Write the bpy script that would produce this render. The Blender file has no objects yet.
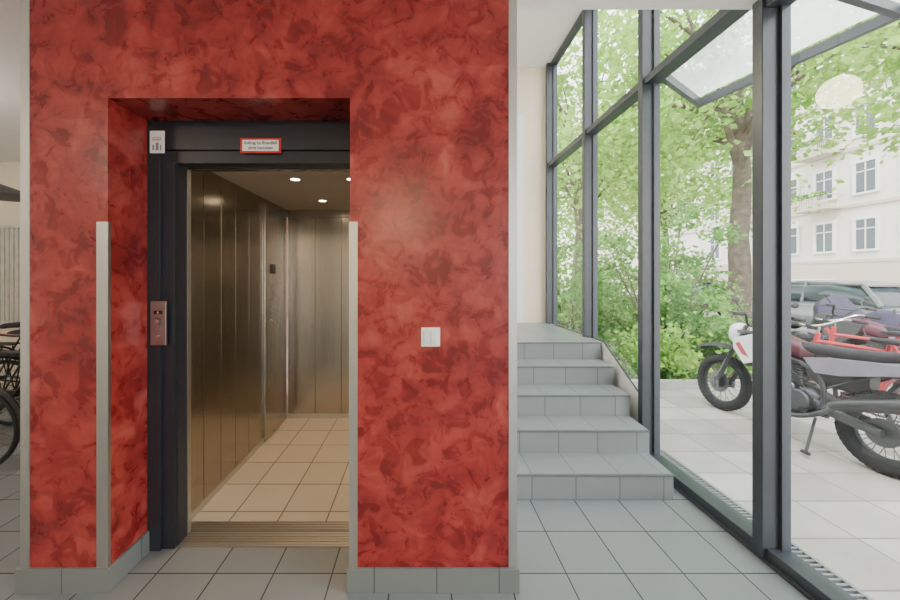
import bpy, bmesh, math, random
from mathutils import Vector, Matrix
random.seed(7)
C = bpy.context.scene.collection

# ------------------------------------------------------------------ materials
def nd(nt, t, **kw):
    n = nt.nodes.new(t)
    for k, v in kw.items():
        setattr(n, k, v)
    return n

def base_mat(name):
    m = bpy.data.materials.new(name); m.use_nodes = True
    nt = m.node_tree; b = nt.nodes['Principled BSDF']
    return m, nt, b

def mat(name, col, rough=0.5, metal=0.0, var=0.12, scale=12.0, bump=0.0, coat=0.0):
    m, nt, b = base_mat(name)
    tc = nd(nt, 'ShaderNodeTexCoord')
    no = nd(nt, 'ShaderNodeTexNoise'); no.inputs['Scale'].default_value = scale; no.inputs['Detail'].default_value = 4
    nt.links.new(tc.outputs['Object'], no.inputs['Vector'])
    r = nd(nt, 'ShaderNodeValToRGB')
    r.color_ramp.elements[0].position = 0.3; r.color_ramp.elements[1].position = 0.7
    r.color_ramp.elements[0].color = tuple(c * (1 - var) for c in col) + (1,)
    r.color_ramp.elements[1].color = tuple(min(1, c * (1 + var)) for c in col) + (1,)
    nt.links.new(no.outputs['Fac'], r.inputs['Fac'])
    nt.links.new(r.outputs['Color'], b.inputs['Base Color'])
    b.inputs['Roughness'].default_value = rough; b.inputs['Metallic'].default_value = metal
    b.inputs['Coat Weight'].default_value = coat
    if bump:
        bp = nd(nt, 'ShaderNodeBump'); bp.inputs['Strength'].default_value = bump; bp.inputs['Distance'].default_value = 0.01
        nt.links.new(no.outputs['Fac'], bp.inputs['Height']); nt.links.new(bp.outputs['Normal'], b.inputs['Normal'])
    return m

def emit(name, col, s):
    m, nt, b = base_mat(name)
    b.inputs['Base Color'].default_value = col + (1,)
    b.inputs['Emission Color'].default_value = col + (1,)
    b.inputs['Emission Strength'].default_value = s
    return m

def tile(name, col, grout, px=None, py=None, pz=None, w=0.005, rough=0.35, var=0.08, nscale=7):
    m, nt, b = base_mat(name)
    g = nd(nt, 'ShaderNodeNewGeometry')
    sp = nd(nt, 'ShaderNodeSeparateXYZ'); sn = nd(nt, 'ShaderNodeSeparateXYZ')
    nt.links.new(g.outputs['Position'], sp.inputs[0]); nt.links.new(g.outputs['Normal'], sn.inputs[0])
    last = None; cells = []
    for ax, per in zip('XYZ', (px, py, pz)):
        if not per: continue
        s = nd(nt, 'ShaderNodeMath', operation='SUBTRACT'); s.inputs[1].default_value = per[1]
        nt.links.new(sp.outputs[ax], s.inputs[0])
        p = nd(nt, 'ShaderNodeMath', operation='PINGPONG'); p.inputs[1].default_value = per[0] / 2
        nt.links.new(s.outputs[0], p.inputs[0])
        l = nd(nt, 'ShaderNodeMath', operation='LESS_THAN'); l.inputs[1].default_value = w / 2
        nt.links.new(p.outputs[0], l.inputs[0])
        a = nd(nt, 'ShaderNodeMath', operation='ABSOLUTE'); nt.links.new(sn.outputs[ax], a.inputs[0])
        l2 = nd(nt, 'ShaderNodeMath', operation='LESS_THAN'); l2.inputs[1].default_value = 0.5
        nt.links.new(a.outputs[0], l2.inputs[0])
        mu = nd(nt, 'ShaderNodeMath', operation='MULTIPLY')
        nt.links.new(l.outputs[0], mu.inputs[0]); nt.links.new(l2.outputs[0], mu.inputs[1])
        dv = nd(nt, 'ShaderNodeMath', operation='DIVIDE'); dv.inputs[1].default_value = per[0]
        nt.links.new(s.outputs[0], dv.inputs[0])
        fl = nd(nt, 'ShaderNodeMath', operation='FLOOR'); nt.links.new(dv.outputs[0], fl.inputs[0])
        cells.append(fl)
        if last is None: last = mu
        else:
            mx = nd(nt, 'ShaderNodeMath', operation='MAXIMUM')
            nt.links.new(last.outputs[0], mx.inputs[0]); nt.links.new(mu.outputs[0], mx.inputs[1]); last = mx
    cx = nd(nt, 'ShaderNodeCombineXYZ')
    for i, c in enumerate(cells): nt.links.new(c.outputs[0], cx.inputs[i])
    wn = nd(nt, 'ShaderNodeTexWhiteNoise'); nt.links.new(cx.outputs[0], wn.inputs['Vector'])
    no = nd(nt, 'ShaderNodeTexNoise'); no.inputs['Scale'].default_value = nscale; no.inputs['Detail'].default_value = 6
    nt.links.new(g.outputs['Position'], no.inputs['Vector'])
    ad = nd(nt, 'ShaderNodeMath', operation='MULTIPLY_ADD'); ad.inputs[1].default_value = 0.5
    nt.links.new(wn.outputs['Value'], ad.inputs[0]); 
    ml = nd(nt, 'ShaderNodeMath', operation='MULTIPLY'); ml.inputs[1].default_value = 0.5
    nt.links.new(no.outputs['Fac'], ml.inputs[0]); nt.links.new(ml.outputs[0], ad.inputs[2])
    mix = nd(nt, 'ShaderNodeMix', data_type='RGBA')
    mix.inputs['A'].default_value = tuple(c * (1 - var) for c in col) + (1,)
    mix.inputs['B'].default_value = tuple(c * (1 + var) for c in col) + (1,)
    nt.links.new(ad.outputs[0], mix.inputs['Factor'])
    m2 = nd(nt, 'ShaderNodeMix', data_type='RGBA'); m2.inputs['B'].default_value = tuple(grout) + (1,)
    nt.links.new(last.outputs[0], m2.inputs['Factor']); nt.links.new(mix.outputs['Result'], m2.inputs['A'])
    nt.links.new(m2.outputs['Result'], b.inputs['Base Color'])
    b.inputs['Roughness'].default_value = rough
    bp = nd(nt, 'ShaderNodeBump'); bp.inputs['Strength'].default_value = 0.4; bp.inputs['Distance'].default_value = 0.003
    bp.invert = True
    nt.links.new(last.outputs[0], bp.inputs['Height']); nt.links.new(bp.outputs['Normal'], b.inputs['Normal'])
    return m

def plaster():
    m, nt, b = base_mat('red_plaster')
    tc = nd(nt, 'ShaderNodeTexCoord')
    def noise(sc, det, ro, dist, off):
        mp = nd(nt, 'ShaderNodeMapping'); mp.inputs['Location'].default_value = (off, off*2, off*.7)
        nt.links.new(tc.outputs['Object'], mp.inputs[0])
        n = nd(nt, 'ShaderNodeTexNoise'); n.inputs['Scale'].default_value = sc; n.inputs['Detail'].default_value = det
        n.inputs['Roughness'].default_value = ro; n.inputs['Distortion'].default_value = dist
        nt.links.new(mp.outputs[0], n.inputs['Vector']); return n
    n1 = noise(3.4, 3, .5, .35, 0); n2 = noise(9.5, 8, .60, .8, 3.1); n3 = noise(6.0, 5, .55, .9, 7.7)
    def mul(src, f, add=None):
        x = nd(nt, 'ShaderNodeMath', operation='MULTIPLY_ADD'); x.inputs[1].default_value = f; x.inputs[2].default_value = 0
        nt.links.new(src, x.inputs[0])
        if add is not None: nt.links.new(add, x.inputs[2])
        return x.outputs[0]
    sb = nd(nt, 'ShaderNodeMath', operation='SUBTRACT'); sb.inputs[1].default_value = .5; nt.links.new(n3.outputs['Fac'], sb.inputs[0])
    ab = nd(nt, 'ShaderNodeMath', operation='ABSOLUTE'); nt.links.new(sb.outputs[0], ab.inputs[0])
    mn = nd(nt, 'ShaderNodeMath', operation='MINIMUM'); mn.inputs[1].default_value = .08; nt.links.new(ab.outputs[0], mn.inputs[0])
    v = mul(n1.outputs['Fac'], .30); v = mul(n2.outputs['Fac'], .52, v); v = mul(mn.outputs[0], .9, v)
    r = nd(nt, 'ShaderNodeValToRGB'); e = r.color_ramp.elements
    e[0].position = 0.36; e[0].color = (0.165, 0.011, 0.012, 1)
    e[1].position = 0.59; e[1].color = (0.45, 0.090, 0.070, 1)
    x = e.new(0.43); x.color = (0.26, 0.021, 0.020, 1)
    x = e.new(0.505); x.color = (0.35, 0.042, 0.035, 1)
    nt.links.new(v, r.inputs['Fac']); nt.links.new(r.outputs['Color'], b.inputs['Base Color'])
    rr = nd(nt, 'ShaderNodeMapRange'); rr.inputs['To Min'].default_value = 0.17; rr.inputs['To Max'].default_value = 0.40
    nt.links.new(n2.outputs['Fac'], rr.inputs['Value']); nt.links.new(rr.outputs[0], b.inputs['Roughness'])
    bp = nd(nt, 'ShaderNodeBump'); bp.inputs['Strength'].default_value = 0.3; bp.inputs['Distance'].default_value = 0.004
    nt.links.new(v, bp.inputs['Height']); nt.links.new(bp.outputs['Normal'], b.inputs['Normal'])
    return m

def brushed(name, col, rough=0.3, sx=400, sz=2):
    m, nt, b = base_mat(name)
    tc = nd(nt, 'ShaderNodeTexCoord'); mp = nd(nt, 'ShaderNodeMapping'); mp.inputs['Scale'].default_value = (sx, sx, sz)
    no = nd(nt, 'ShaderNodeTexNoise'); no.inputs['Scale'].default_value = 1; no.inputs['Detail'].default_value = 3
    nt.links.new(tc.outputs['Object'], mp.inputs[0]); nt.links.new(mp.outputs[0], no.inputs['Vector'])
    r = nd(nt, 'ShaderNodeMapRange'); r.inputs['To Min'].default_value = rough - 0.04; r.inputs['To Max'].default_value = rough + 0.06
    nt.links.new(no.outputs['Fac'], r.inputs['Value']); nt.links.new(r.outputs[0], b.inputs['Roughness'])
    mx = nd(nt, 'ShaderNodeMix', data_type='RGBA')
    mx.inputs['A'].default_value = tuple(c * .93 for c in col) + (1,); mx.inputs['B'].default_value = tuple(min(1, c * 1.05) for c in col) + (1,)
    nt.links.new(no.outputs['Fac'], mx.inputs['Factor']); nt.links.new(mx.outputs['Result'], b.inputs['Base Color'])
    b.inputs['Metallic'].default_value = 1
    return m

def leafmat(name, c1, c2):
    m = bpy.data.materials.new(name); m.use_nodes = True; nt = m.node_tree; nt.nodes.clear()
    o = nd(nt, 'ShaderNodeOutputMaterial'); mx = nd(nt, 'ShaderNodeMixShader'); mx.inputs[0].default_value = 0.5
    df = nd(nt, 'ShaderNodeBsdfDiffuse'); tr = nd(nt, 'ShaderNodeBsdfTranslucent')
    tc = nd(nt, 'ShaderNodeTexCoord'); no = nd(nt, 'ShaderNodeTexNoise'); no.inputs['Scale'].default_value = 2.5; no.inputs['Detail'].default_value = 5
    nt.links.new(tc.outputs['Object'], no.inputs['Vector'])
    r = nd(nt, 'ShaderNodeValToRGB'); r.color_ramp.elements[0].position = .35; r.color_ramp.elements[1].position = .65
    r.color_ramp.elements[0].color = c1 + (1,); r.color_ramp.elements[1].color = c2 + (1,)
    nt.links.new(no.outputs['Fac'], r.inputs['Fac'])
    nt.links.new(r.outputs[0], df.inputs[0]); nt.links.new(r.outputs[0], tr.inputs[0])
    nt.links.new(df.outputs[0], mx.inputs[1]); nt.links.new(tr.outputs[0], mx.inputs[2]); nt.links.new(mx.outputs[0], o.inputs[0])
    return m

def glassmat(name, tint, ior=1.5, frost=0.0):
    m = bpy.data.materials.new(name); m.use_nodes = True; nt = m.node_tree; nt.nodes.clear()
    o = nd(nt, 'ShaderNodeOutputMaterial'); mx = nd(nt, 'ShaderNodeMixShader')
    tr = nd(nt, 'ShaderNodeBsdfTransparent'); tr.inputs[0].default_value = tint + (1,)
    gl = nd(nt, 'ShaderNodeBsdfGlossy'); gl.inputs['Roughness'].default_value = 0.01
    fr = nd(nt, 'ShaderNodeFresnel'); fr.inputs[0].default_value = ior
    nt.links.new(fr.outputs[0], mx.inputs[0])
    src = tr
    if frost:
        m2 = nd(nt, 'ShaderNodeMixShader'); m2.inputs[0].default_value = frost
        tl = nd(nt, 'ShaderNodeBsdfTranslucent'); tl.inputs[0].default_value = (0.95, 0.97, 0.97, 1)
        nt.links.new(tr.outputs[0], m2.inputs[1]); nt.links.new(tl.outputs[0], m2.inputs[2]); src = m2
    nt.links.new(src.outputs[0], mx.inputs[1]); nt.links.new(gl.outputs[0], mx.inputs[2])
    nt.links.new(mx.outputs[0], o.inputs[0])
    return m

M = dict(
 red=plaster(),
 white=mat('white_paint', (0.82, 0.82, 0.80), .7, var=.02),
 cream=mat('cream_paint', (0.80, 0.71, 0.56), .7, var=.02),
 floor=tile('floor_tile', (0.205, 0.225, 0.235), (0.05, 0.055, 0.06), px=(.3, .15), py=(.3, .01), w=.007, rough=.27),
 carfloor=tile('cab_floor_tile', (0.46, 0.41, 0.34), (0.14, 0.11, 0.08), px=(.3, .02), py=(.3, .17), w=.009, rough=.4),
 stair=tile('stair_tile', (0.225, 0.25, 0.258), (0.085, 0.095, 0.10), px=(.3, .165), w=.006),
 land=tile('landing_tile', (0.24, 0.265, 0.27), (0.085, 0.095, 0.10), px=(.3, .165), py=(.3, 0), w=.006),
 skirt=tile('skirting_tile', (0.175, 0.19, 0.185), (0.07, 0.08, 0.08), px=(.3, .08), py=(.3, .1), w=.006),
 nosing=mat('stair_nosing', (0.11, 0.125, 0.135), .5),
 alu=brushed('brushed_aluminium', (0.62, 0.61, 0.59), .38),
 steel=brushed('brushed_steel', (0.43, 0.39, 0.34), .17, sx=60, sz=.6),
 steeld=brushed('brushed_steel_rear', (0.48, 0.44, 0.385), .24, sx=60, sz=.6),
 brass=brushed('sill_metal', (0.42, 0.40, 0.375), .4),
 copper=brushed('button_plate_metal', (0.42, 0.37, 0.36), .35),
 charcoal=mat('charcoal_paint', (0.018, 0.020, 0.027), .4, var=.08),
 frame=mat('anthracite_frame', (0.042, 0.050, 0.062), .35, var=.08),
 cabceil=mat('cab_ceiling', (0.52, 0.45, 0.36), .5, var=.03),
 black=mat('black_rubber', (0.012, 0.012, 0.013), .8),
 blackp=mat('black_plastic', (0.018, 0.018, 0.020), .45),
 chrome=mat('polished_metal', (0.5, 0.5, 0.52), .2, 1, var=.05),
 engine=mat('cast_metal', (0.11, 0.11, 0.12), .4, .8, scale=30),
 darkmetal=mat('dark_metal', (0.06, 0.06, 0.065), .4, .6, scale=30),
 wplast=mat('white_plastic', (0.72, 0.72, 0.72), .35, var=.03),
 rplast=mat('red_plastic', (0.42, 0.03, 0.045), .4),
 maroon=mat('maroon_plastic', (0.075, 0.016, 0.03), .4),
 lilac=mat('lilac_grey_plastic', (0.22, 0.20, 0.25), .4, .2),
 silver=mat('silver_paint', (0.24, 0.24, 0.26), .3, .5),
 seat=mat('seat_vinyl', (0.022, 0.018, 0.024), .85, scale=3),
 signw=mat('sign_white', (0.85, 0.85, 0.83), .5, var=.01),
 signr=mat('sign_red', (0.50, 0.02, 0.02), .5, var=.02),
 ink=mat('dark_ink', (0.02, 0.02, 0.02), .6),
 glass=glassmat('clear_glass', (0.97, 0.985, 0.98)),
 frost=glassmat('milky_glass', (0.92, 0.95, 0.95), frost=.5),
 spot=emit('spot_glow', (1.0, 0.80, 0.55), 30),
 globe=emit('globe_glow', (1.0, 0.86, 0.62), 16),
 pglobe=emit('pendant_glow', (1.0, 0.86, 0.62), 62),
 disp=emit('display_glow', (1.0, 0.35, 0.15), .3),
 bark=mat('bark', (0.09, 0.07, 0.05), .9, var=.4, scale=9, bump=.8),
 leafa=leafmat('leaf_bright', (0.17, 0.34, 0.05), (0.42, 0.62, 0.17)),
 leafb=leafmat('leaf_deep', (0.08, 0.21, 0.05), (0.26, 0.46, 0.13)),
 soil=mat('soil', (0.13, 0.11, 0.07), .95, var=.3),
 pave=tile('paving', (0.35, 0.325, 0.295), (0.19, 0.175, 0.155), px=(.5, .1), py=(.35, 0), w=.012, rough=.8, var=.4, nscale=3.5),
 asphalt=mat('asphalt', (0.25, 0.25, 0.26), .9, scale=40),
 curb=mat('curb_stone', (0.38, 0.37, 0.35), .8),
 facade=mat('rendered_facade', (0.64, 0.605, 0.54), .85, var=.04, scale=2),
 stone=mat('facade_stone', (0.48, 0.41, 0.35), .85, var=.06),
 wframe=mat('window_paint', (0.70, 0.70, 0.67), .5, var=.02),
 dglass=mat('dark_glass', (0.05, 0.07, 0.085), .08, var=.2),
 grate=mat('galvanised_steel', (0.33, 0.34, 0.35), .45, .7),
 grille=mat('grey_grille_paint', (0.55, 0.55, 0.53), .5),
 cover=mat('purple_cover', (0.035, 0.028, 0.065), .7, var=.2, bump=.4),
 brake=mat('lamp_red', (0.5, 0.02, 0.02), .2),
)

# ------------------------------------------------------------------ mesh helpers
def abox(bm, x0, x1, y0, y1, z0, z1):
    v = [bm.verts.new(p) for p in ((x0,y0,z0),(x1,y0,z0),(x1,y1,z0),(x0,y1,z0),(x0,y0,z1),(x1,y0,z1),(x1,y1,z1),(x0,y1,z1))]
    for f in ((3,2,1,0),(4,5,6,7),(0,1,5,4),(1,2,6,5),(2,3,7,6),(3,0,4,7)): bm.faces.new([v[i] for i in f])

def frame_of(t):
    t = t.normalized(); u = Vector((0,0,1)) if abs(t.z) < .9 else Vector((1,0,0))
    a = t.cross(u).normalized(); return a, t.cross(a).normalized()

def rings(bm, rs, cap=True, closed=False):
    n = len(rs[0]); vs = [[bm.verts.new(p) for p in r] for r in rs]
    pairs = list(zip(vs, vs[1:])) + ([(vs[-1], vs[0])] if closed else [])
    for a, b in pairs:
        for i in range(n): bm.faces.new((a[i], a[(i+1)%n], b[(i+1)%n], b[i]))
    if cap and not closed:
        bm.faces.new(list(reversed(vs[0]))); bm.faces.new(vs[-1])

def tube(bm, pts, r, n=8):
    pts = [Vector(p) for p in pts]; rr = r if isinstance(r, (list, tuple)) else [r]*len(pts); out = []; a0 = None
    for i, p in enumerate(pts):
        t = (pts[min(i+1, len(pts)-1)] - pts[max(i-1, 0)])
        a, b = frame_of(t)
        if a0 is not None:
            tt = t.normalized(); a = (a0 - tt * a0.dot(tt)).normalized(); b = tt.cross(a)
        a0 = a
        out.append([p + (a*math.cos(2*math.pi*k/n) + b*math.sin(2*math.pi*k/n))*rr[i] for k in range(n)])
    rings(bm, out)

def smoothpts(pts, k=4):
    pts = [Vector(p) for p in pts]; out = []
    for i in range(len(pts)-1):
        p0 = pts[max(i-1,0)]; p1 = pts[i]; p2 = pts[i+1]; p3 = pts[min(i+2,len(pts)-1)]
        for j in range(k):
            t = j/k
            out.append(.5*((2*p1)+(p2-p0)*t+(2*p0-5*p1+4*p2-p3)*t*t+(3*p1-p0-3*p2+p3)*t**3))
    out.append(pts[-1]); return out

def torus(bm, c, ax, R, r, n=32, m=8, sq=1.0):
    c = Vector(c); ax = Vector(ax).normalized(); a, b = frame_of(ax); out = []
    for i in range(n):
        t = 2*math.pi*i/n; d = a*math.cos(t)+b*math.sin(t)
        out.append([c + d*(R + r*math.cos(2*math.pi*k/m)) + ax*(r*sq*math.sin(2*math.pi*k/m)) for k in range(m)])
    rings(bm, out, closed=True)

def ell(bm, c, s, u=16, v=10):
    bmesh.ops.create_uvsphere(bm, u_segments=u, v_segments=v, radius=1, matrix=Matrix.Translation(c) @ Matrix.Diagonal((s[0], s[1], s[2], 1)))

def loftx(bm, st, n=16, pw=2.6):
    out = []
    for s in st:
        x, zc, hw, hh = s[:4]; yc = s[4] if len(s) > 4 else 0; ring = []
        for k in range(n):
            t = 2*math.pi*k/n; cx, sz = math.cos(t), math.sin(t)
            ring.append((x, yc + hw*math.copysign(abs(cx)**(2/pw), cx), zc + hh*math.copysign(abs(sz)**(2/pw), sz)))
        out.append(ring)
    rings(bm, out)

def prism(bm, poly, ax, a0, a1):
    def P(p, a): return (a, p[0], p[1]) if ax == 'x' else (p[0], a, p[1]) if ax == 'y' else (p[0], p[1], a)
    rings(bm, [[P(p, a0) for p in poly], [P(p, a1) for p in poly]])

def fin(bm, name, m, parent=None, off=None, bev=0.0, smooth=False, recalc=True):
    if recalc: bmesh.ops.recalc_face_normals(bm, faces=bm.faces)
    me = bpy.data.meshes.new(name)
    if off is not None: bmesh.ops.translate(bm, verts=bm.verts, vec=-Vector(off))
    bm.to_mesh(me); bm.free()
    if smooth:
        for p in me.polygons: p.use_smooth = True
        try: me.set_sharp_from_angle(angle=math.radians(40))
        except Exception: pass
    o = bpy.data.objects.new(name, me); C.objects.link(o)
    me.materials.append(M[m] if isinstance(m, str) else m)
    if parent is not None: o.parent = parent
    elif off is not None: o.location = off
    if bev:
        b = o.modifiers.new('bevel', 'BEVEL'); b.width = bev; b.segments = 2; b.limit_method = 'ANGLE'
    return o

def sides(fn, name, m, parent, ss=(-1, 1), **kw):
    r = []
    for s in ss:
        bm = bmesh.new(); fn(bm, s); r.append(fin(bm, name, m, parent, **kw))
    return r

def meta(o, label=None, cat=None, group=None, kind=None):
    if label: o['label'] = label
    if cat: o['category'] = cat
    if group: o['group'] = group
    if kind: o['kind'] = kind
    return o

def empty(name, loc=(0,0,0), rz=0, label=None, cat=None, group=None):
    e = bpy.data.objects.new(name, None); e.location = loc; e.rotation_euler = (0, 0, rz); e.empty_display_size = .1
    C.objects.link(e); return meta(e, label, cat, group)

def boxes(name, bl, m, parent=None, off=None, bev=0.0):
    bm = bmesh.new()
    for b in bl: abox(bm, *b)
    return fin(bm, name, m, parent, off, bev)

def struct(name, bl, m, label=None, bev=0.0, cat='room'):
    o = boxes(name, bl, m, bev=bev); return meta(o, label or name.replace('_', ' '), cat, kind='structure')

# ------------------------------------------------------------------ room shell
H = 1.52
ZC, ZU = 3.02, 4.61
Fy, By = 1.71, 1.975
XL, XR, OL, OR, OT = -1.928, 0.465, -1.512, -0.339, 2.387
struct('floor', [(-5.5, 1.97, -4.8, 4.6, -.06, 0)], 'floor', 'grey ceramic tiled lobby floor', cat='floor')
struct('ceiling', [(-5.5, XL, -4.8, 4.6, ZC, ZC+.12), (XL, 1.97, -4.8, 1.98, ZC, ZC+.12)], 'white', 'smooth white lobby ceiling', cat='ceiling')
struct('ceiling_upper', [(XR-.1, 2.0, 1.9, 5.3, ZU, ZU+.1)], 'white', 'white ceiling above the steps', cat='ceiling')
struct('wall_front', [(XL, OL, Fy, By, 0, ZC), (OR, XR, Fy, By, 0, ZC), (OL, OR, Fy, By, OT, ZC),
                      (XL, OL-.04, By, 4.6, 0, ZC)], 'red', 'mottled red polished plaster wall around the lift opening', cat='wall')
struct('wall_stairs', [(-.24, XR, By, 5.2, 0, ZC)], 'white', 'white wall beside the steps', cat='wall')
struct('wall_shaft_top', [(XL, XR, By, 5.2, ZC+.12, ZU)], 'white', 'white upper wall beside the stairs', cat='wall')
struct('wall_header', [(XR, 1.96, 1.90, 1.98, ZC+.12, ZU)], 'white', 'white drop above the lobby ceiling edge', cat='wall')
struct('wall_landing', [(XR, 1.97, 5.2, 5.3, 0, ZU)], 'cream', 'cream painted wall at the head of the stairs', cat='wall')
struct('trim_landing', [(1.34, 1.52, 5.17, 5.2, .85, 3.9)], 'white', 'white painted door trim on the cream wall', cat='trim')
struct('wall_left', [(-5.6, -5.5, -4.8, 4.7, 0, ZC)], 'white', 'white side wall of the bicycle area', cat='wall')
struct('wall_back_left', [(-5.5, XL, 4.6, 4.7, 0, ZC)], 'cream', 'cream wall behind the parked bicycles', cat='wall')
struct('wall_rear', [(-5.5, 1.97, -4.9, -4.8, 0, ZC)], 'white', 'white rear lobby wall', cat='wall')

def corner(n, x0, x1, z0, z1, side):
    t = .004
    bm = bmesh.new()
    xa = x0-t if side < 0 else x0; xb = x1 if side < 0 else x1+t
    if side < 0: poly = [(xa, Fy-t), (xb, Fy-t), (xb, Fy-.0005), (x0-.0005, Fy-.0005), (x0-.0005, Fy+.012), (xa, Fy+.012)]
    else: poly = [(xa, Fy-t), (xb, Fy-t), (xb, Fy+.012), (x1+.0005, Fy+.012), (x1+.0005, Fy-.0005), (xa, Fy-.0005)]
    prism(bm, poly, 'z', z0, z1)
    meta(fin(bm, 'trim_%d' % n, 'alu'), 'brushed aluminium corner guard on the red wall', 'corner guard', kind='structure')
corner(1, XL, XL+.04, .116, ZC, -1)
corner(2, XR-.036, XR, .116, ZC, 1)
corner(3, OL-.052, OL, .116, 1.787, 1)
corner(4, OR, OR+.037, .116, 1.787, -1)
struct('baseboard_left', [(XL-.02, OL+.014, Fy-.016, Fy, 0, .116), (OL, OL+.014, Fy, 1.955, 0, .116), (XL-.02, XL-.004, Fy, 4.6, 0, .116)], 'skirt', 'grey tile skirting at the foot of the red wall', bev=.002, cat='skirting')
struct('baseboard_right', [(OR-.014, XR+.014, Fy-.016, Fy, 0, .116), (OR-.014, OR, Fy, 1.955, 0, .116), (XR, XR+.014, Fy, 2.39, 0, .116)], 'skirt', 'grey tile skirting at the foot of the red pillar', bev=.002, cat='skirting')

# ------------------------------------------------------------------ elevator door frame
e = empty('elevator_door_frame', (-.95, 1.98, 0), label='charcoal painted steel lift door frame set into the red wall', cat='door frame')
o = (-.95, 1.98, 0)
boxes('jamb', [(OL, -1.44, 1.955, 2.1, 0, OT), (-1.44, -1.372, 1.972, 2.1, 0, 2.155)], 'charcoal', e, o, .002)
boxes('jamb', [(-.38, OR, 1.955, 2.1, 0, OT)], 'charcoal', e, o, .002)
boxes('header', [(-1.44, -.38, 1.955, 2.1, 2.225, OT), (-1.44, -.38, 1.972, 2.1, 2.155, 2.225)], 'charcoal', e, o, .002)
boxes('jamb_edge', [(-1.372, -1.366, 1.99, 2.1, .01, 2.155)], 'charcoal', e, o)
boxes('jamb_edge', [(-1.372, -1.362, 2.07, 2.1, .01, 2.155)], 'alu', e, o)
boxes('jamb_edge', [(-1.364, -.38, 2.06, 2.1, 2.147, 2.155)], 'steel', e, o)
boxes('door_sill', [(-1.362, -.38, 2.0+.02*i, 2.0+.02*i+.014, 0, .008) for i in range(5)] + [(-1.362, -.38, 1.985, 2.1, 0, .005)], 'brass', e, o)
e2 = boxes('sliding_door', [(-1.505, -1.385, 2.102, 2.125, .012, 2.2), (-1.50, -1.40, 2.128, 2.15, .012, 2.2)], 'steel')
meta(e2, 'retracted brushed steel lift door leaves behind the jamb', 'lift door')

def text(body, size, loc, m, parent, off, name='lettering', rot=(math.pi/2,0,0), bold=0.0):
    cu = bpy.data.curves.new(name, 'FONT'); cu.body = body; cu.size = size; cu.align_x = 'CENTER'; cu.align_y = 'CENTER'; cu.extrude = .0004; cu.offset = bold
    t = bpy.data.objects.new(name, cu); C.objects.link(t); bpy.context.view_layer.update()
    me = bpy.data.meshes.new_from_object(t.evaluated_get(bpy.context.evaluated_depsgraph_get()))
    bpy.data.objects.remove(t)
    o2 = bpy.data.objects.new(name, me); C.objects.link(o2); me.materials.clear(); me.materials.append(M[m])
    o2.rotation_euler = rot; o2.location = Vector(loc) - Vector(off)
    o2.parent = parent; return o2
so = (-.881, 1.955, 2.21)
s = empty('fire_notice_sign', so, label='white and red notice forbidding lift use during fire', cat='sign')
boxes('sign_border', [(-.994, -.768, 1.951, 1.955, 2.205, 2.288)], 'signr', s, so)
boxes('sign_plate', [(-.981, -.781, 1.949, 1.951, 2.216, 2.277)], 'signw', s, so)
text('Aufzug im Brandfall', .0232, (-.881, 1.9485, 2.260), 'ink', s, so, bold=.0004)
text('nicht benutzen', .0232, (-.881, 1.9485, 2.233), 'ink', s, so, bold=.0004)
so = (-1.45, 1.955, 2.2)
s = empty('wall_notice', so, label='small white information plate on the lift frame', cat='sign')
boxes('plate', [(-1.493, -1.413, 1.950, 1.955, 2.205, 2.328)], 'signw', s, so, .001)
boxes('pictogram', [(-1.478, -1.428, 1.9488, 1.950, 2.275, 2.281), (-1.478, -1.428, 1.9488, 1.950, 2.287, 2.291), (-1.46, -1.444, 1.9488, 1.950, 2.22, 2.262), (-1.478, -1.468, 1.9488, 1.950, 2.22, 2.25), (-1.436, -1.428, 1.9488, 1.950, 2.22, 2.25)], 'grate', s, so)
so = (-1.442, 1.955, 1.14)
s = empty('call_panel', so, label='metal lift call plate with small display and button', cat='call button panel')
boxes('plate', [(-1.486, -1.398, 1.943, 1.955, 1.144, 1.387)], 'copper', s, so, .004)
boxes('display', [(-1.466, -1.418, 1.9415, 1.943, 1.315, 1.335)], 'blackp', s, so)
boxes('display_digit', [(-1.445, -1.439, 1.9405, 1.9415, 1.319, 1.331)], 'disp', s, so)
bm = bmesh.new(); tube(bm, [(-1.442, 1.943, 1.275), (-1.442, 1.934, 1.275)], .014, 20); fin(bm, 'call_button', 'chrome', s, so)
bm = bmesh.new(); torus(bm, (-1.442, 1.940, 1.275), (0,1,0), .018, .002, 24, 6); fin(bm, 'button_ring', 'chrome', s, so)
bm = bmesh.new(); tube(bm, [(-1.442, 1.943, 1.195), (-1.442, 1.938, 1.195)], .008, 16); fin(bm, 'key_switch', 'chrome', s, so)
so = (.051, 1.71, 1.186)
s = empty('light_switch', so, label='white double rocker light switch on the red wall', cat='light switch')
boxes('cover_plate', [(.005, .097, 1.702, 1.71, 1.184, 1.276)], 'signw', s, so, .003)
boxes('rocker', [(.020, .050, 1.696, 1.702, 1.199, 1.261)], 'signw', s, so, .002)
boxes('rocker', [(.052, .082, 1.694, 1.702, 1.199, 1.261)], 'signw', s, so, .002)

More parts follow.
